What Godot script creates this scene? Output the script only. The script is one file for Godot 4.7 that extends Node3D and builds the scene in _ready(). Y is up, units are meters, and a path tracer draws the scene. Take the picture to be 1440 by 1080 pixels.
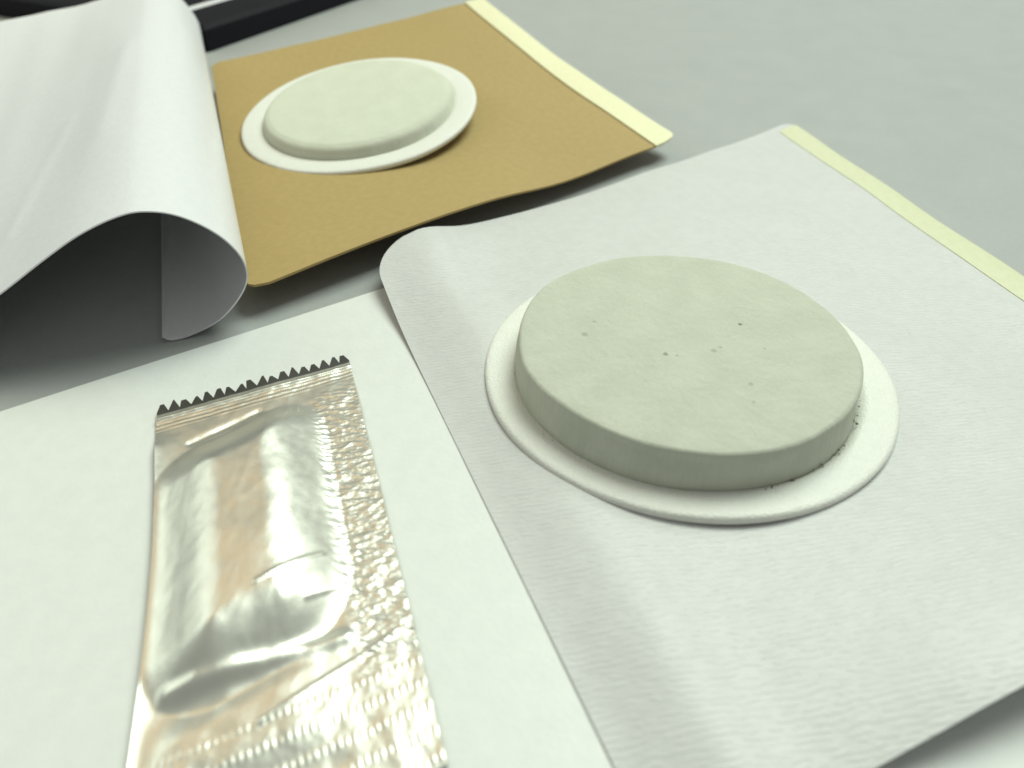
extends Node3D
# A close-up of two herbal patches, a peeled liner and a foil sachet on a tabletop. Shapes are laid out in millimetres and stored in metres.

const MM := 0.001
var taken := {}

# ------------------------------------------------------------------ mesh collector
class Shape:
	var v := PackedVector3Array()
	var n := PackedVector3Array()
	var t := PackedVector2Array()
	var i := PackedInt32Array()
	func vert(p: Vector3, nn: Vector3, uv: Vector2) -> int:
		v.append(p * 0.001); n.append(nn); t.append(uv)
		return v.size() - 1
	func tri(a: int, b: int, c: int) -> void:
		var g := (v[c] - v[a]).cross(v[b] - v[a])
		if g.dot(n[a] + n[b] + n[c]) >= 0.0:
			i.append_array(PackedInt32Array([a, b, c]))
		else:
			i.append_array(PackedInt32Array([a, c, b]))
	func quad(a: int, b: int, c: int, d: int) -> void:
		tri(a, b, c); tri(a, c, d)
	# a grid of points (rows of equal length) with smooth normals on the side that faces `up`
	func grid(pts: Array, uvs: Array, up: Vector3, flip := false) -> void:
		var rows := pts.size()
		var cols: int = pts[0].size()
		var base := v.size()
		for r in rows:
			for c in cols:
				var du: Vector3 = pts[r][mini(c + 1, cols - 1)] - pts[r][maxi(c - 1, 0)]
				var dv: Vector3 = pts[mini(r + 1, rows - 1)][c] - pts[maxi(r - 1, 0)][c]
				var nn := dv.cross(du).normalized()
				if flip:
					nn = -nn
				if nn == Vector3.ZERO:
					nn = up
				vert(pts[r][c], nn, uvs[r][c])
		for r in rows - 1:
			for c in cols - 1:
				var a := base + r * cols + c
				quad(a, a + 1, a + cols + 1, a + cols)
	# a strip of wall between two lines of points
	func wall(a: Array, b: Array, away: Vector3) -> void:
		for k in a.size() - 1:
			var g: Vector3 = (a[k + 1] - a[k]).cross(b[k] - a[k]).normalized()
			if g.dot(away) < 0.0:
				g = -g
			var q := [a[k], a[k + 1], b[k + 1], b[k]]
			var at := v.size()
			for p in q:
				vert(p, g, Vector2(p.x, p.z) / 20.0)
			quad(at, at + 1, at + 2, at + 3)
	func mesh() -> ArrayMesh:
		var m := ArrayMesh.new()
		var a := []
		a.resize(Mesh.ARRAY_MAX)
		a[Mesh.ARRAY_VERTEX] = v; a[Mesh.ARRAY_NORMAL] = n; a[Mesh.ARRAY_TEX_UV] = t; a[Mesh.ARRAY_INDEX] = i
		m.add_surface_from_arrays(Mesh.PRIMITIVE_TRIANGLES, a)
		return m

# ------------------------------------------------------------------ helpers
func numbered(called: String) -> String:
	if not taken.has(called):
		taken[called] = 0
		return called
	taken[called] += 1
	return "%s_%03d" % [called, taken[called]]

func thing(called: String, label: String, category: String, at := Vector3.ZERO, group := "") -> Node3D:
	var o := Node3D.new()
	o.name = numbered(called)
	add_child(o)
	o.position = at * MM
	o.set_meta("label", label); o.set_meta("category", category)
	if group:
		o.set_meta("group", group)
	return o

func part(called: String, s: Shape, m: Material, parent: Node, xf := Transform3D()) -> MeshInstance3D:
	var o := MeshInstance3D.new()
	o.name = called
	o.mesh = s.mesh()
	o.material_override = m
	o.transform = xf
	parent.add_child(o, true)
	return o

func mat(c: Color, rough: float, metal := 0.0) -> StandardMaterial3D:      # c: linear base colour
	var m := StandardMaterial3D.new()
	m.albedo_color = c.linear_to_srgb()
	m.roughness = rough
	m.metallic = metal
	return m

func noise(seed_: int, freq: float, oct := 3) -> FastNoiseLite:
	var f := FastNoiseLite.new()
	f.seed = seed_
	f.frequency = freq
	f.noise_type = FastNoiseLite.TYPE_SIMPLEX_SMOOTH
	f.fractal_type = FastNoiseLite.FRACTAL_FBM
	f.fractal_octaves = oct
	return f

func ridged(seed_: int, freq: float) -> FastNoiseLite:
	var f := noise(seed_, freq, 3)
	f.fractal_type = FastNoiseLite.FRACTAL_RIDGED
	return f

func field(seed_: int, freq: float, oct: int, size: int) -> Image:          # seamless grey noise 0..1
	var im := noise(seed_, freq, oct).get_seamless_image(size, size)
	im.convert(Image.FORMAT_L8)
	return im

func tex(im: Image) -> ImageTexture:
	return ImageTexture.create_from_image(im)

func tone(a: Image, b: Image, lo: Color, hi: Color, wa := 0.6) -> ImageTexture:      # two grey noises blended between two sRGB colours
	var w := a.get_width()
	var out := Image.create(w, w, false, Image.FORMAT_RGB8)
	for y in w:
		for x in w:
			out.set_pixel(x, y, lo.lerp(hi, clampf(wa * a.get_pixel(x, y).r + (1.0 - wa) * b.get_pixel(x, y).r, 0, 1)))
	return tex(out)

func srgb(r: float, g: float, b: float) -> Color:     # linear values in, sRGB colour out
	return Color(r, g, b).linear_to_srgb()

func smooth(a: float, b: float, x: float) -> float:
	return smoothstep(a, b, x)

# a rectangular sheet: place(u, v) in mm, corner radii as shares of the side (upper left, upper right, lower right, lower left)
func sheet(place: Callable, nu: int, nv: int, thick: float, radii: Array, uvof: Callable, flip := false, widen := 1.0) -> Shape:
	var s := Shape.new()
	var top := []
	var uvs := []
	for r in nv + 1:
		var v := float(r) / nv
		v = lerpf(v, 0.5 - 0.5 * cos(PI * v), 0.6)
		var il := 0.0
		var ir := 0.0
		if radii[0] > 0.0 and v < radii[0]: il = radii[0] - sqrt(maxf(0.0, radii[0] ** 2 - (radii[0] - v) ** 2))
		if radii[3] > 0.0 and v > 1.0 - radii[3]: il = radii[3] - sqrt(maxf(0.0, radii[3] ** 2 - (v - 1.0 + radii[3]) ** 2))
		if radii[1] > 0.0 and v < radii[1]: ir = radii[1] - sqrt(maxf(0.0, radii[1] ** 2 - (radii[1] - v) ** 2))
		if radii[2] > 0.0 and v > 1.0 - radii[2]: ir = radii[2] - sqrt(maxf(0.0, radii[2] ** 2 - (v - 1.0 + radii[2]) ** 2))
		var row := []
		var urow := []
		for c in nu + 1:
			var u := lerpf(il * widen, 1.0 - ir * widen, float(c) / nu)
			var p: Vector3 = place.call(u, v)
			row.append(p)
			urow.append(uvof.call(p, u, v))
		top.append(row); uvs.append(urow)
	var low := []
	for r in nv + 1:
		var row := []
		for c in nu + 1:
			var du: Vector3 = top[r][mini(c + 1, nu)] - top[r][maxi(c - 1, 0)]
			var dv: Vector3 = top[mini(r + 1, nv)][c] - top[maxi(r - 1, 0)][c]
			var nn := dv.cross(du).normalized() * (-1.0 if flip else 1.0)
			row.append(top[r][c] - nn * thick)
		low.append(row)
	s.grid(top, uvs, Vector3.UP, flip)
	s.grid(low, uvs, Vector3.DOWN, not flip)
	var mid: Vector3 = top[nv / 2][nu / 2]
	s.wall(top[0], low[0], top[0][nu / 2] - mid)
	s.wall(top[nv], low[nv], top[nv][nu / 2] - mid)
	for c in [0, nu]:
		var a := []
		var b := []
		for r in nv + 1:
			a.append(top[r][c]); b.append(low[r][c])
		s.wall(a, b, top[nv / 2][c] - mid)
	return s

# a lathed shape about the y axis; the radius wobbles a little with the angle
func lathe(profile: Array, segs: int, wob: FastNoiseLite, amount: float, uvscale: float) -> Shape:
	var s := Shape.new()
	var rows := []
	var uvs := []
	for k in profile.size():
		var q: Vector2 = profile[k]
		var row := []
		var ur := []
		for c in segs + 1:
			var a := TAU * (c % segs) / segs
			var d := Vector3(cos(a), 0, sin(a))
			var w := wob.get_noise_3d(d.x * 9.0, q.y * 1.5, d.z * 9.0) * amount if q.x > 0.5 else 0.0
			var p := d * (q.x + w) + Vector3(0, q.y, 0)
			row.append(p)
			ur.append(Vector2(p.x, p.z) / uvscale + Vector2(0.5, 0.5))
		rows.append(row); uvs.append(ur)
	s.grid(rows, uvs, Vector3.UP, true)
	return s

func smooth_profile(pts: Array, steps: int) -> Array:      # Catmull-Rom through the points
	var out := []
	for k in pts.size() - 1:
		for j in steps:
			var p: Vector2 = pts[k].cubic_interpolate(pts[k + 1], pts[maxi(k - 1, 0)], pts[mini(k + 2, pts.size() - 1)], float(j) / steps)
			out.append(p)
	out.append(pts[-1])
	return out

func box(s: Shape, lo: Vector3, hi: Vector3, ch: float) -> void:       # a box with chamfered upper edges
	var a := [Vector3(lo.x, lo.y, lo.z), Vector3(hi.x, lo.y, lo.z), Vector3(hi.x, lo.y, hi.z), Vector3(lo.x, lo.y, hi.z)]
	var b := []
	for p in a:
		b.append(Vector3(p.x, hi.y - ch, p.z))
	var c := [Vector3(lo.x + ch, hi.y, lo.z + ch), Vector3(hi.x - ch, hi.y, lo.z + ch), Vector3(hi.x - ch, hi.y, hi.z - ch), Vector3(lo.x + ch, hi.y, hi.z - ch)]
	var mid := (lo + hi) * 0.5
	for k in 4:
		var j := (k + 1) % 4
		s.wall([a[k], a[j]], [b[k], b[j]], (a[k] + a[j]) * 0.5 - mid)
		s.wall([b[k], b[j]], [c[k], c[j]], (b[k] + b[j]) * 0.5 - mid + Vector3.UP * 5)
	s.wall([c[0], c[1]], [c[3], c[2]], Vector3.UP)
	s.wall([a[0], a[1]], [a[3], a[2]], Vector3.DOWN)

# ------------------------------------------------------------------ the scene
func _ready() -> void:
	# camera: a phone held low over the table
	var cam := Camera3D.new()
	cam.name = "camera"
	add_child(cam)
	cam.position = Vector3(0, 0.072, 0)
	cam.rotation_degrees = Vector3(-39, 0, 0)
	cam.near = 0.005
	cam.far = 20.0
	var lens := CameraAttributesPhysical.new()
	lens.frustum_focal_length = 34.3447
	lens.frustum_near = 0.005
	lens.frustum_far = 20.0
	lens.frustum_focus_distance = 0.118
	lens.exposure_aperture = 26.0
	cam.attributes = lens
	cam.fov = 54.0
	cam.current = true

	# the even light of the room and one broad soft lamp overhead
	var env := Environment.new()
	env.background_mode = Environment.BG_COLOR
	env.background_color = srgb(0.285, 0.30, 0.282)
	env.tonemap_mode = Environment.TONE_MAPPER_LINEAR
	env.tonemap_exposure = 0.89
	env.sdfgi_enabled = true
	env.ssao_enabled = true
	env.ssil_enabled = true
	var we := WorldEnvironment.new()
	we.name = "world_environment"
	we.environment = env
	add_child(we)
	light_panel(Vector3(290, 760, -480), Vector3(-20, 0, -80), 500.0, 0.92)

	added_warm_panel(Vector3(-265, 490, -375), Vector2(300, 370), 0.022)
	light_panel(Vector3(-640, 430, -330), Vector3(-40, 0, -90), 420.0, 0.075, "added white fill panel out of view, off to the side of the curled paper")  # added fill panel: brightens the foil's left slope and the curled paper
	tabletop()
	white_leaflet()
	black_slab()
	brown_patch()
	peeled_liner()
	white_patch()
	foil_sachet()

func light_panel(at: Vector3, aim: Vector3, side: float, energy: float, label := "bright white panel lamp tilted towards the tabletop from behind the patches") -> void:
	var t := thing("light_panel", label, "lamp", at)
	var down := (aim - at).normalized()
	var across := down.cross(Vector3.UP).normalized()
	t.basis = Basis(across, -down, across.cross(-down))
	var s := Shape.new()
	box(s, Vector3(-side / 2 - 12, 2, -side / 2 - 12), Vector3(side / 2 + 12, 24, side / 2 + 12), 3.0)
	part("lamp_housing", s, mat(Color(0.7, 0.7, 0.7), 0.5), t)
	var g := Shape.new()
	box(g, Vector3(-side / 2, -2, -side / 2), Vector3(side / 2, 1.5, side / 2), 0.5)
	var gm := mat(Color(0.8, 0.8, 0.8), 0.6)
	gm.emission_enabled = true
	gm.emission = Color(0.95, 1.0, 0.94)
	gm.emission_energy_multiplier = 0.5
	part("lamp_diffuser", g, gm, t)
	var l := AreaLight3D.new()
	l.name = "lamp_light"
	l.area_size = Vector2(side, side) * MM
	l.light_energy = energy
	l.light_color = Color(0.95, 1.0, 0.945)
	l.shadow_enabled = true
	l.position = Vector3(0, -8, 0) * MM
	l.rotation_degrees = Vector3(-90, 0, 0)
	l.set("area_range", 3.0)
	t.add_child(l, true)

func added_warm_panel(at: Vector3, size: Vector2, energy: float) -> void:  # unseen warm panel, added to give the foil its tan reflections
	var t := thing("added_warm_panel", "added warm panel out of view, mirrored as tan tones in the foil sachet", "lamp", at)
	t.rotation_degrees.x = 20
	var s := Shape.new()
	box(s, Vector3(-size.x / 2 - 8, 2, -size.y / 2 - 8), Vector3(size.x / 2 + 8, 20, size.y / 2 + 8), 3.0)
	part("lamp_housing", s, mat(Color(0.5, 0.4, 0.28), 0.6), t)
	var g := Shape.new()
	box(g, Vector3(-size.x / 2, -2, -size.y / 2), Vector3(size.x / 2, 1.5, size.y / 2), 0.5)
	var gm := mat(Color(0.7, 0.55, 0.35), 0.6)
	gm.emission_enabled = true
	gm.emission = Color(1.0, 0.76, 0.43)
	gm.emission_energy_multiplier = 0.3
	part("warm_glow_face", g, gm, t)
	var l := AreaLight3D.new()
	l.name = "lamp_light"
	l.area_size = size * MM
	l.light_energy = energy
	l.light_color = Color(1.0, 0.76, 0.43)
	l.shadow_enabled = true
	l.position = Vector3(0, -8, 0) * MM
	l.rotation_degrees = Vector3(-90, 0, 0)
	l.set("area_range", 3.0)
	t.add_child(l, true)

func tabletop() -> void:
	var m := mat(Color.WHITE, 0.42)
	m.albedo_texture = tone(field(3, 0.012, 4, 512), field(4, 0.11, 3, 512), srgb(0.385, 0.395, 0.39), srgb(0.43, 0.44, 0.43), 0.55)
	m.roughness_texture = tone(field(5, 0.02, 4, 256), field(6, 0.2, 2, 256), Color(0.8, 0.8, 0.8), Color(1, 1, 1))
	m.heightmap_enabled = true
	m.heightmap_texture = tex(field(7, 0.25, 3, 512))
	m.heightmap_scale = 0.004
	m.uv1_triplanar = true
	m.uv1_world_triplanar = true
	m.uv1_scale = Vector3.ONE * 9.0
	m.heightmap_deep_parallax = false
	var s := Shape.new()
	box(s, Vector3(-480, -18, -760), Vector3(480, 0, 160), 1.0)
	var o := part("tabletop", s, m, self)
	o.set_meta("kind", "structure")
	o.set_meta("label", "pale grey white smooth tabletop under everything")

func white_leaflet() -> void:
	var ul := Vector3(-168, 0, -19)
	var ur := Vector3(66, 0, -174)
	var lr := Vector3(150, 0, 10)
	var ll := Vector3(-75, 0, 140)
	var o := Vector3(-20, 0, -40)
	var wave := noise(15, 0.015, 2)
	var place := func(u: float, v: float) -> Vector3:
		var p := bilinear([ul, ur, lr, ll], u, v)
		p.y = 0.32 + 0.12 * wave.get_noise_2d(p.x, p.z) + 0.5 * exp(-(v / 0.03) ** 2)
		return p - o
	var uvof := func(p: Vector3, _u: float, _v: float) -> Vector2: return Vector2(p.x, p.z) / 30.0
	var m := mat(Color.WHITE, 0.5)
	m.albedo_texture = tone(field(16, 0.015, 4, 512), field(17, 0.16, 3, 512), srgb(0.715, 0.725, 0.705), srgb(0.78, 0.79, 0.765), 0.55)
	m.heightmap_enabled = true
	m.heightmap_texture = tex(field(18, 0.1, 4, 256))
	m.heightmap_scale = 0.002
	var t := thing("paper_sheet", "plain white paper sheet lying flat under the foil sachet and white patch", "paper", o)
	part("sheet", sheet(place, 80, 80, 0.2, [0.0, 0.02, 0.0, 0.0], uvof), m, t)

func black_slab() -> void:
	var t := thing("black_notebook", "flat black notebook with a thin white stripe, behind the curled white paper", "notebook", Vector3(-100.4, 0, -264))
	t.rotation.y = atan2(0.893, 0.45)          # its long side recedes to the right
	var m := mat(Color(0.008, 0.007, 0.011), 0.6)
	m.metallic_specular = 0.25
	m.heightmap_enabled = true
	m.heightmap_texture = tex(field(11, 0.3, 3, 256))
	m.heightmap_scale = 0.01
	m.uv1_triplanar = true
	m.uv1_scale = Vector3.ONE * 40.0
	var s := Shape.new()
	box(s, Vector3(0, 0.2, -150), Vector3(190, 8, 0), 1.2)
	part("cover", s, m, t)
	var w := Shape.new()
	box(w, Vector3(3, 7.4, -23.4), Vector3(187, 8.25, -19.4), 0.1)
	part("white_stripe", w, mat(Color(0.74, 0.73, 0.75), 0.5), t)

func kraft_material() -> StandardMaterial3D:
	var m := mat(Color.WHITE, 0.72)
	m.albedo_texture = tone(field(21, 0.02, 4, 512), field(22, 0.14, 3, 512), srgb(0.37, 0.268, 0.10), srgb(0.46, 0.332, 0.132), 0.5)
	m.heightmap_enabled = true
	m.heightmap_texture = tex(field(23, 0.12, 4, 512))
	m.heightmap_scale = 0.004
	return m

func bilinear(c: Array, u: float, v: float) -> Vector3:          # c: upper left, upper right, lower right, lower left
	return c[0].lerp(c[1], u).lerp(c[3].lerp(c[2], u), v)

func pod_profile(r_in: float, r_out: float, h: float) -> Array:
	return smooth_profile([Vector2(r_in - 0.6, 0.1), Vector2(r_in - 0.1, h * 0.55), Vector2(r_in + 0.5, h * 0.9), Vector2(r_in + 1.3, h), Vector2((r_in + r_out) * 0.5, h * 1.02), Vector2(r_out - 0.8, h * 0.98), Vector2(r_out - 0.2, h * 0.8), Vector2(r_out, h * 0.45), Vector2(r_out - 0.15, 0.0)], 4)

func pod_rim_material() -> StandardMaterial3D:
	var m := mat(Color.WHITE, 0.5)
	m.albedo_texture = tone(field(31, 0.03, 3, 256), field(32, 0.2, 3, 256), srgb(0.76, 0.76, 0.70), srgb(0.82, 0.82, 0.77), 0.5)
	m.heightmap_enabled = true
	m.heightmap_texture = tex(field(33, 0.15, 3, 256))
	m.heightmap_scale = 0.008
	return m

func pad_material(lo: Color, hi: Color, specks: Array, sd: int, grain: float) -> StandardMaterial3D:
	var a := field(sd, 0.012, 4, 512)
	var b := field(sd + 1, 0.16, 3, 512)
	var t := tone(a, b, lo, hi, 0.55)
	var im := t.get_image()
	for q in specks:                       # dark bits of herb in the clay: x, y, radius (shares), depth
		var c := Vector2(q[0], q[1]) * 512.0
		var rad: float = q[2] * 512.0
		for y in range(int(c.y - rad - 1), int(c.y + rad + 2)):
			for x in range(int(c.x - rad - 1), int(c.x + rad + 2)):
				if x < 0 or y < 0 or x > 511 or y > 511:
					continue
				var d := Vector2(x, y).distance_to(c) / (rad * 0.8) + 0.5 * (b.get_pixel(x, y).r - 0.5)
				if d < 1.0:
					im.set_pixel(x, y, im.get_pixel(x, y).lerp(Color(0.40, 0.40, 0.32), q[3] * 0.7 * minf(1.0, (1.0 - d) * 2.5)))
	var m := mat(Color.WHITE, 0.85)
	m.albedo_texture = tex(im)
	m.heightmap_enabled = true
	m.heightmap_texture = tex(field(sd + 2, 0.05, 5, 512))
	m.heightmap_scale = grain
	return m

# ------------------------------------------------------------------ the brown patch
func brown_patch() -> void:
	var ul := Vector3(-86.5, 7.0, -226.0)
	var ur := Vector3(-9.5, 18.0, -254.0)
	var lr := Vector3(38.8, 5.4, -176.5)
	var ll := Vector3(-44.2, 3.4, -106.3)
	var o := Vector3(-30, 0, -175)
	var wave := noise(41, 0.02, 2)
	var place := func(u: float, v: float) -> Vector3:
		var p := bilinear([ul, ur, lr, ll], u, v)
		p.y += -3.2 * sin(PI * v) * 0.5 + 0.35 * sin(u * 5.4 + 0.6) * smooth(0.55, 1.0, v) - 0.7 * exp(-((u - 0.72) / 0.16) ** 2) * smooth(0.6, 1.0, v)
		p.y += 0.6 * wave.get_noise_2d(p.x, p.z)
		p.y += 2.2 * smooth(0.78, 1.0, v) * (1.0 - smooth(0.35, 0.75, u))
		p.y -= 0.9 * exp(-((1.0 - u) / 0.1) ** 2) * smooth(0.5, 1, v)
		return p - o
	var uvof := func(p: Vector3, _u: float, _v: float) -> Vector2: return Vector2(p.x, p.z) / 24.0
	var t := thing("brown_patch", "brown kraft patch with a cream edge strip, beside the curled white paper", "patch", o, "round pad patches")
	part("backing_sheet", sheet(place, 60, 60, 0.45, [0.03, 0.0, 0.04, 0.04], uvof), kraft_material(), t)
	var band := func(u: float, v: float) -> Vector3:
		var e := 0.936 + 0.072 * u
		var p: Vector3 = place.call(e, 0.001 + 1.004 * v)
		return p + Vector3(0, 0.42 + 0.1 * sin(PI * u), 0)
	var cm := mat(Color.WHITE, 0.6)
	cm.albedo_texture = tone(field(45, 0.04, 3, 256), field(46, 0.2, 3, 256), srgb(0.76, 0.72, 0.46), srgb(0.83, 0.80, 0.56))
	part("edge_strip", sheet(band, 8, 60, 0.5, [0.0, 0.0, 0.03, 0.0], uvof, false, 22.0), cm, t)
	# the pod, lying on the sheet and tilted with it
	var c: Vector3 = place.call(0.435, 0.47)
	c = Vector3(-36.6, 0, -183.5) - o
	c.y = 7.9
	var up := Vector3(-0.09, 1, 0.135).normalized()
	var x := Vector3.RIGHT.slide(up).normalized()
	var xf := Transform3D(Basis(x, up, x.cross(up)), c * MM)
	part("pod_rim", lathe(pod_profile(23.2, 28.6, 1.2), 120, noise(47, 0.05), 0.5, 20.0), pod_rim_material(), t, xf)
	var prof := smooth_profile([Vector2(23.3, 0.4), Vector2(23.15, 1.1), Vector2(22.8, 2.4), Vector2(22.3, 3.15), Vector2(21.4, 3.6), Vector2(19.8, 3.85), Vector2(12, 4.05), Vector2(6, 4.1), Vector2(0.01, 4.1)], 5)
	part("herb_pad", lathe(prof, 120, noise(48, 0.06), 0.35, 50.0), pad_material(srgb(0.58, 0.60, 0.49), srgb(0.67, 0.685, 0.575), [], 50, 0.006), t, xf)

# ------------------------------------------------------------------ the peeled liner
func peeled_liner() -> void:
	var o := Vector3(-55.64, 0, -99.78)
	var th := deg_to_rad(20.0)
	var e1 := Vector3(cos(th), 0, -sin(th))
	var ax := Vector3(-sin(th), 0, -cos(th))
	var pts := smooth_profile([Vector2(-70, 0.6), Vector2(-52, 1.6), Vector2(-38, 4.6), Vector2(-26.6, 9.9), Vector2(-19.6, 13.6), Vector2(-12.6, 17.7), Vector2(-6.9, 20.7), Vector2(-1.6, 22.5), Vector2(2.3, 22.8), Vector2(6.7, 21.4), Vector2(11, 18), Vector2(13.7, 13.9), Vector2(14.3, 9.9), Vector2(12.6, 6.3), Vector2(8.4, 2.4), Vector2(3.4, 0.5), Vector2(0.2, 0.25), Vector2(-1.0, 1.3)], 6)
	var n := pts.size() - 1
	var wob := noise(61, 0.02, 2)
	var place := func(u: float, v: float) -> Vector3:
		var q: Vector2 = pts[clampi(int(u * n), 0, n - 1)].lerp(pts[mini(int(u * n) + 1, n)], u * n - int(u * n))
		var back := 1.0 - v                        # 0 at the near edge, 1 at the far one
		var h := q.y + 13.0 * back * back * (1.0 - smooth(-45, 0, q.x))
		var w := wob.get_noise_2d(q.x * 1.6, back * 70.0) * 0.5 * smooth(0.0, 0.25, back) * smooth(2, 9, q.y)
		var f := Vector2(q.x, back * 158.0)                 # handling creases
		w += 0.20 * ridge(f, Vector2(-6, 40), Vector2(-3, 95), 2.0) + 0.22 * ridge(f, Vector2(-22, 20), Vector2(-14, 62), 1.6) - 0.25 * ridge(f, Vector2(5, 60), Vector2(9, 120), 1.4)
		return e1 * (q.x - 1.2 * back * smooth(8, 14, q.x)) + ax * (158.0 * back) + Vector3(0, h + w, 0)
	var uvof := func(_p: Vector3, u: float, v: float) -> Vector2: return Vector2(u * 7.0, v * 7.5)
	var m := mat(Color.WHITE, 0.36)
	m.albedo_texture = tone(field(62, 0.02, 3, 256), field(63, 0.2, 2, 256), srgb(0.77, 0.765, 0.79), srgb(0.82, 0.815, 0.84))
	m.heightmap_enabled = true
	m.heightmap_texture = tex(field(64, 0.05, 4, 256))
	m.heightmap_scale = 0.002
	m.backlight_enabled = true
	m.backlight = Color(0.05, 0.05, 0.05)
	var t := thing("release_paper", "white glossy release paper curled into a roll beside the brown patch", "paper", o)
	part("paper_sheet", sheet(place, 120, 60, 0.22, [0, 0, 0, 0], uvof), m, t)

# ------------------------------------------------------------------ the white patch
func white_patch() -> void:
	var ul := Vector3(-26.0, 0, -121.5)
	var ur := Vector3(72.5, 0, -195.5)
	var lr := Vector3(106, 0, -60.5)
	var ll := Vector3(13.0, 0, -23.0)
	var o := Vector3(26, 0, -90)
	var wave := noise(71, 0.025, 2)
	var place := func(u: float, v: float) -> Vector3:
		var p := bilinear([ul, ur, lr, ll], u, v)
		var h := 1.25 + 0.5 * wave.get_noise_2d(p.x, p.z) * smooth(0.0, 0.12, u)
		h -= 0.68 * exp(-(u / 0.04) ** 2) - 1.0 * exp(-((u - 0.10) / 0.045) ** 2) * (0.75 + 0.25 * sin(v * 7.0 + 1.0))                                     # the left edge curls up
		h += 4.4 * exp(-((u / 0.20) ** 2 + (v / 0.15) ** 2))                    # so does its corner
		h += 5.2 * smooth(0.72, 1.0, v) ** 1.6 * smooth(0.1, 0.45, u)           # and the near edge
		h += 0.5 * exp(-((1.0 - u) / 0.08) ** 2)
		p.y = h
		return p - o
	var uvof := func(p: Vector3, _u: float, _v: float) -> Vector2: return Vector2(p.x, p.z).rotated(0.12) / 20.0
	var rows := Image.create(1024, 1024, false, Image.FORMAT_L8)
	var na := field(72, 0.004, 2, 1024)
	var nb := field(73, 0.03, 3, 1024)
	for y in 1024:
		for x in 1024:
			var a := na.get_pixel(x, y).r
			var b := nb.get_pixel(x / 4, y).r
			var s := 0.5 + 0.5 * sin(TAU * (y * 27.0 / 1024.0 + 0.7 * a))
			rows.set_pixel(x, y, Color.WHITE * clampf(0.25 + 0.6 * s * smoothstep(0.36, 0.66, b) + 0.15 * b, 0, 1))
	var m := mat(Color.WHITE, 0.55)
	m.roughness = 0.46
	m.albedo_texture = tone(field(74, 0.01, 4, 512), field(75, 0.12, 3, 512), srgb(0.56, 0.56, 0.555), srgb(0.63, 0.63, 0.625), 0.5)
	m.heightmap_enabled = true
	m.heightmap_texture = tex(rows)
	m.heightmap_scale = 0.006
	var t := thing("white_patch", "white patch with a yellow edge line and large grey green pad", "patch", o, "round pad patches")
	part("backing_sheet", sheet(place, 90, 90, 0.16, [0.085, 0.03, 0.04, 0.04], uvof), m, t)
	var band := func(u: float, v: float) -> Vector3:
		var p: Vector3 = place.call(0.945 + 0.054 * u, 0.02 + 0.975 * v)
		return p + Vector3(0, 0.12 + 0.14 * sin(PI * u), 0)
	var ym := mat(Color.WHITE, 0.55)
	ym.albedo_texture = tone(field(76, 0.04, 3, 256), field(77, 0.2, 3, 256), srgb(0.60, 0.61, 0.40), srgb(0.68, 0.685, 0.49))
	part("edge_strip", sheet(band, 8, 70, 0.3, [0, 0, 0, 0], uvof), ym, t)
	var xf := Transform3D(Basis(), Vector3(0.0, 1.3, -0.2) * MM)
	part("pod_rim", lathe(pod_profile(25.2, 30.3, 1.3), 140, noise(78, 0.05), 0.55, 20.0), pod_rim_material(), t, xf)
	var prof := smooth_profile([Vector2(24.9, 0.3), Vector2(24.95, 1.2), Vector2(24.75, 3.2), Vector2(24.45, 5.8), Vector2(24.35, 6.7), Vector2(24.1, 7.05), Vector2(23.6, 7.2), Vector2(21.8, 7.25), Vector2(14, 7.3), Vector2(7, 7.32), Vector2(0.01, 7.3)], 5)
	var specks := [[0.664, 0.443, 0.009, 1.0], [0.429, 0.585, 0.011, 0.7], [0.563, 0.569, 0.012, 0.35], [0.584, 0.553, 0.008, 0.35], [0.628, 0.714, 0.011, 0.35], [0.218, 0.492, 0.013, 0.35], [0.25, 0.429, 0.007, 0.3], [0.619, 0.784, 0.008, 0.25], [0.704, 0.559, 0.006, 0.3], [0.46, 0.59, 0.006, 0.5], [0.36, 0.70, 0.005, 0.25]]
	part("herb_pad", lathe(prof, 160, noise(79, 0.11), 0.5, 52.0), pad_material(srgb(0.475, 0.495, 0.41), srgb(0.585, 0.595, 0.505), specks, 80, 0.009), t, Transform3D(Basis(), Vector3(-0.8, 1.3, 0.6) * MM))

	# clay crumbs along the foot of the pad
	var rng := RandomNumberGenerator.new()
	rng.seed = 7
	var cs := Shape.new()
	for k in 40:
		var a := deg_to_rad(rng.randf_range(15.0, 150.0))
		var r := rng.randf_range(24.7, 25.6) if k < 40 else rng.randf_range(25.5, 31.5)
		var z := rng.randf_range(0.07, 0.24) if k < 40 else rng.randf_range(0.07, 0.15)
		var y := 2.45 if r < 30.0 else 1.4
		var c := Vector3(cos(a) * r - 0.8, y + z * 0.4, sin(a) * r + 0.6)
		var ring := []
		for j in 5:
			ring.append(c + Vector3(cos(j * TAU / 5), -0.4, sin(j * TAU / 5)) * z * rng.randf_range(0.7, 1.3))
		var peak := c + Vector3(0, z * 0.8, 0)
		for j in 5:
			var pa: Vector3 = ring[j]
			var pb: Vector3 = ring[(j + 1) % 5]
			var g := (pa - c + pb - c + Vector3.UP * z * 2.0).normalized()
			cs.tri(cs.vert(pa, g, Vector2()), cs.vert(pb, g, Vector2()), cs.vert(peak, g, Vector2()))
	var crumbs := part("clay_crumbs", cs, mat(Color(0.24, 0.245, 0.17), 0.9), t)
	crumbs.set_meta("kind", "stuff")

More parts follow.
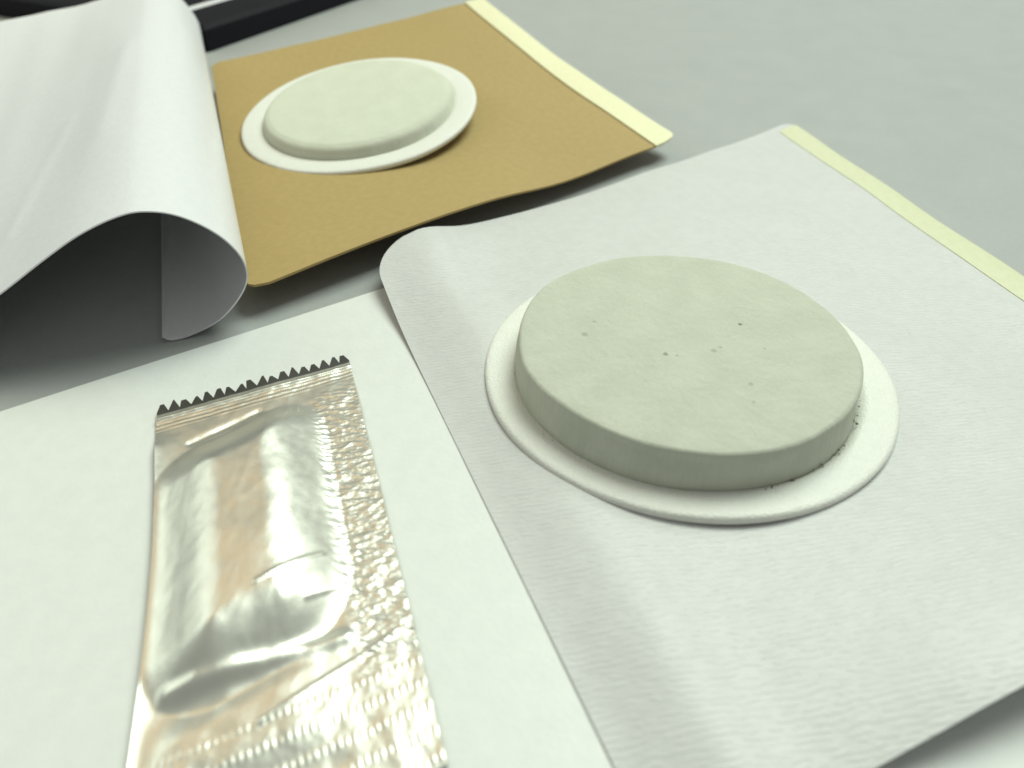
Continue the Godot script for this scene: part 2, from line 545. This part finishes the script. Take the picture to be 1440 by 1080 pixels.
# ------------------------------------------------------------------ the foil sachet
func ridge(p: Vector2, a: Vector2, b: Vector2, w: float) -> float:
	var q := Geometry2D.get_closest_point_to_segment(p, a, b)
	return exp(-(p.distance_to(q) / w) ** 2)

var crinkle := noise(91, 0.55, 3)
var broad := noise(92, 0.16, 3)
var wrinkle := ridged(97, 0.10)
var strokes := ridged(98, 0.42)
var ripple := noise(93, 1.3, 2)

const SW := 28.3       # width of the sachet
const SL := 64.0       # length

func foil_height(x: float, y: float) -> float:        # x across 0..28, y down 0..64 in mm
	var p := Vector2(x, y)
	var h := 0.9 + 0.7 * exp(-x / 2.0) * smooth(3.5, 8.0, y)
	# the filled part swells between the seals
	var top := lerpf(9.0, 5.0, smooth(6, 22, x))
	var low := 49.0 - 3.0 * smooth(4, 24, x)
	var far := Vector2(absf(x - 11.4) - 11.2, absf(y - (top + low) * 0.5) - (low - top) * 0.5) + Vector2(8.0, 8.0)
	var inside := 8.0 - Vector2(maxf(far.x, 0), maxf(far.y, 0)).length() - minf(maxf(far.x, far.y), 0.0)      # depth inside a rounded outline
	h += 3.9 * pow(smooth(-0.5, 9.0, inside), 0.75)
	h += 0.7 * smooth(0.2, 5, x) * (1.0 - smooth(14, 22, x)) * smooth(low - 2.0, low + 2.5, y) * (1.0 - smooth(54, 59, y))
	h += 0.11 * broad.get_noise_2d(x * 0.7, y * 0.45) * smooth(0.5, 3, x)
	# crinkled seam down the right side
	var seam := smooth(20.5, 22.5, x) * smooth(3.0, 8.0, y) * (1.0 - smooth(50, 54, y))
	h += seam * (0.11 * strokes.get_noise_2d(x * 0.35 + y * 0.25, y * 1.1 - x * 0.45) + 0.04 * ripple.get_noise_2d(x * 0.5, y * 1.4 - x * 0.5))
	# creases
	h += 0.16 * ridge(p, Vector2(12.5, 38.6), Vector2(19.8, 36.2), 0.28)
	h += 0.12 * ridge(p, Vector2(17.5, 41.6), Vector2(21.8, 40.6), 0.25)
	h += 0.45 * ridge(p, Vector2(3, 46.0), Vector2(21, 47.0), 0.9)
	h += 0.16 * ridge(p, Vector2(12.0, 52.6), Vector2(26.0, 48.8), 0.3)
	h -= 0.22 * ridge(p, Vector2(4.5, 8.2), Vector2(14, 5.6), 0.5)
	# the crimped end seals: fine rows pressed across the film
	var tops := 1.0 - smooth(3.2, 4.4, y)
	h += tops * (0.03 * sin(y * TAU / 0.85) + 0.05 * crinkle.get_noise_2d(x * 0.8, y))
	h += 0.25 * ridge(p, Vector2(0, 1.0), Vector2(28, 1.0), 0.5)
	var ends := smooth(51.5, 53.0, y)
	h += ends * (0.06 * pow(0.5 + 0.5 * sin(y * TAU / 2.6), 3.0) * (0.5 + 0.5 * sin(x * TAU / 0.75)) + 0.06 * crinkle.get_noise_2d(x * 0.5, y * 0.5))
	h += 0.07 * wrinkle.get_noise_2d(x * 0.8, y * 0.5 + x * 0.25) * smooth(0.0, 3.0, x)
	h += 0.02 * crinkle.get_noise_2d(x * 0.35, y * 0.35)
	return maxf(h, 0.15)

func foil_sachet() -> void:
	var at := Vector3(-50.6, 0, -80.6)
	var eu := Vector3(0.897, 0, -0.441)
	var ev := Vector3(0.300, 0, 0.954)
	var t := thing("foil_sachet", "silver foil sachet with serrated ends painted as dark reflections, lying on the table", "sachet", at)
	var foil := mat(Color(0.71, 0.705, 0.635), 0.41, 0.8)
	foil.roughness_texture = tone(field(94, 0.03, 3, 256), field(95, 0.2, 3, 256), Color(0.7, 0.7, 0.7), Color(1, 1, 1))
	foil.heightmap_enabled = true
	foil.heightmap_texture = tex(field(96, 0.12, 4, 512))
	foil.heightmap_scale = 0.001
	var spot := func(x: float, y: float) -> Vector3:
		# the left border is pulled in a little half way down
		var inn := 0.9 * sin(PI * clampf((y - 3.0) / 50.0, 0, 1)) * (1.0 - x / SW)
		return eu * (x + inn) + ev * y + Vector3(0, foil_height(x, y), 0)
	var piece := func(called: String, x0: float, x1: float, y0: float, y1: float, nx: int, ny: int) -> void:
		var s := Shape.new()
		var rows := []
		var uvs := []
		for r in ny + 1:
			var row := []
			var ur := []
			for c in nx + 1:
				var x := lerpf(x0, x1, float(c) / nx)
				var y := lerpf(y0, y1, float(r) / ny)
				row.append(spot.call(x, y))
				ur.append(Vector2(x, y) / 15.0)
			rows.append(row); uvs.append(ur)
		s.grid(rows, uvs, Vector3.UP)
		# where the piece ends at the sachet's own border, the film turns down
		for b in [[0, x0 <= 0.0], [nx, x1 >= SW]]:
			if b[1]:
				var a := []
				var d := []
				for r in ny + 1:
					a.append(rows[r][b[0]])
					var q: Vector3 = rows[r][b[0]]
					d.append(Vector3(q.x, q.y - 0.25, q.z))
				s.wall(a, d, eu * (-1.0 if b[0] == 0 else 1.0))
		part(called, s, foil, t)
	piece.call("top_seal", 0.0, SW, 0.0, 4.0, 110, 36)
	piece.call("pouch", 0.0, 21.5, 4.0, 52.0, 120, 200)
	piece.call("side_seam", 21.5, SW, 4.0, 52.0, 64, 360)
	piece.call("bottom_seal", 0.0, SW, 52.0, SL, 190, 90)
	# the lower film, flat against the table
	var lowf := Shape.new()
	var lr := []
	var lu := []
	for r in 2:
		lr.append([]); lu.append([])
		for c in 2:
			lr[r].append(eu * (1.5 + c * (SW - 3.0)) + ev * (0.5 + r * (SL - 1.0)) + Vector3(0, 0.1, 0))
			lu[r].append(Vector2(c, r))
	lowf.grid(lr, lu, Vector3.UP)
	part("lower_film", lowf, foil, t)
	# the film folded back along the two long sides
	for g in [[0.0, -0.3, -0.75], [SW, 0.2, -0.4]]:
		var s := Shape.new()
		var rows := []
		var uvs := []
		for r in 121:
			var y := lerpf(3.2, SL, r / 120.0)
			var q: Vector3 = spot.call(g[0], y) + Vector3(0, -0.02, 0)
			var w := smooth(3.2, 7.0, y) * (0.85 + 0.3 * broad.get_noise_2d(y, 5.0))
			var e: Vector3 = q + eu * g[1] * w
			e.y += g[2]
			rows.append([q, q.lerp(e, 0.5) + Vector3(0, 0.06, 0), e])
			uvs.append([Vector2(0, r), Vector2(0.5, r), Vector2(1, r)])
		s.grid(rows, uvs, Vector3.UP, g[1] < 0.0)
		part("folded_edge", s, foil, t)
	# serrated ends, their colour darkened to stand for dark reflections in bare foil
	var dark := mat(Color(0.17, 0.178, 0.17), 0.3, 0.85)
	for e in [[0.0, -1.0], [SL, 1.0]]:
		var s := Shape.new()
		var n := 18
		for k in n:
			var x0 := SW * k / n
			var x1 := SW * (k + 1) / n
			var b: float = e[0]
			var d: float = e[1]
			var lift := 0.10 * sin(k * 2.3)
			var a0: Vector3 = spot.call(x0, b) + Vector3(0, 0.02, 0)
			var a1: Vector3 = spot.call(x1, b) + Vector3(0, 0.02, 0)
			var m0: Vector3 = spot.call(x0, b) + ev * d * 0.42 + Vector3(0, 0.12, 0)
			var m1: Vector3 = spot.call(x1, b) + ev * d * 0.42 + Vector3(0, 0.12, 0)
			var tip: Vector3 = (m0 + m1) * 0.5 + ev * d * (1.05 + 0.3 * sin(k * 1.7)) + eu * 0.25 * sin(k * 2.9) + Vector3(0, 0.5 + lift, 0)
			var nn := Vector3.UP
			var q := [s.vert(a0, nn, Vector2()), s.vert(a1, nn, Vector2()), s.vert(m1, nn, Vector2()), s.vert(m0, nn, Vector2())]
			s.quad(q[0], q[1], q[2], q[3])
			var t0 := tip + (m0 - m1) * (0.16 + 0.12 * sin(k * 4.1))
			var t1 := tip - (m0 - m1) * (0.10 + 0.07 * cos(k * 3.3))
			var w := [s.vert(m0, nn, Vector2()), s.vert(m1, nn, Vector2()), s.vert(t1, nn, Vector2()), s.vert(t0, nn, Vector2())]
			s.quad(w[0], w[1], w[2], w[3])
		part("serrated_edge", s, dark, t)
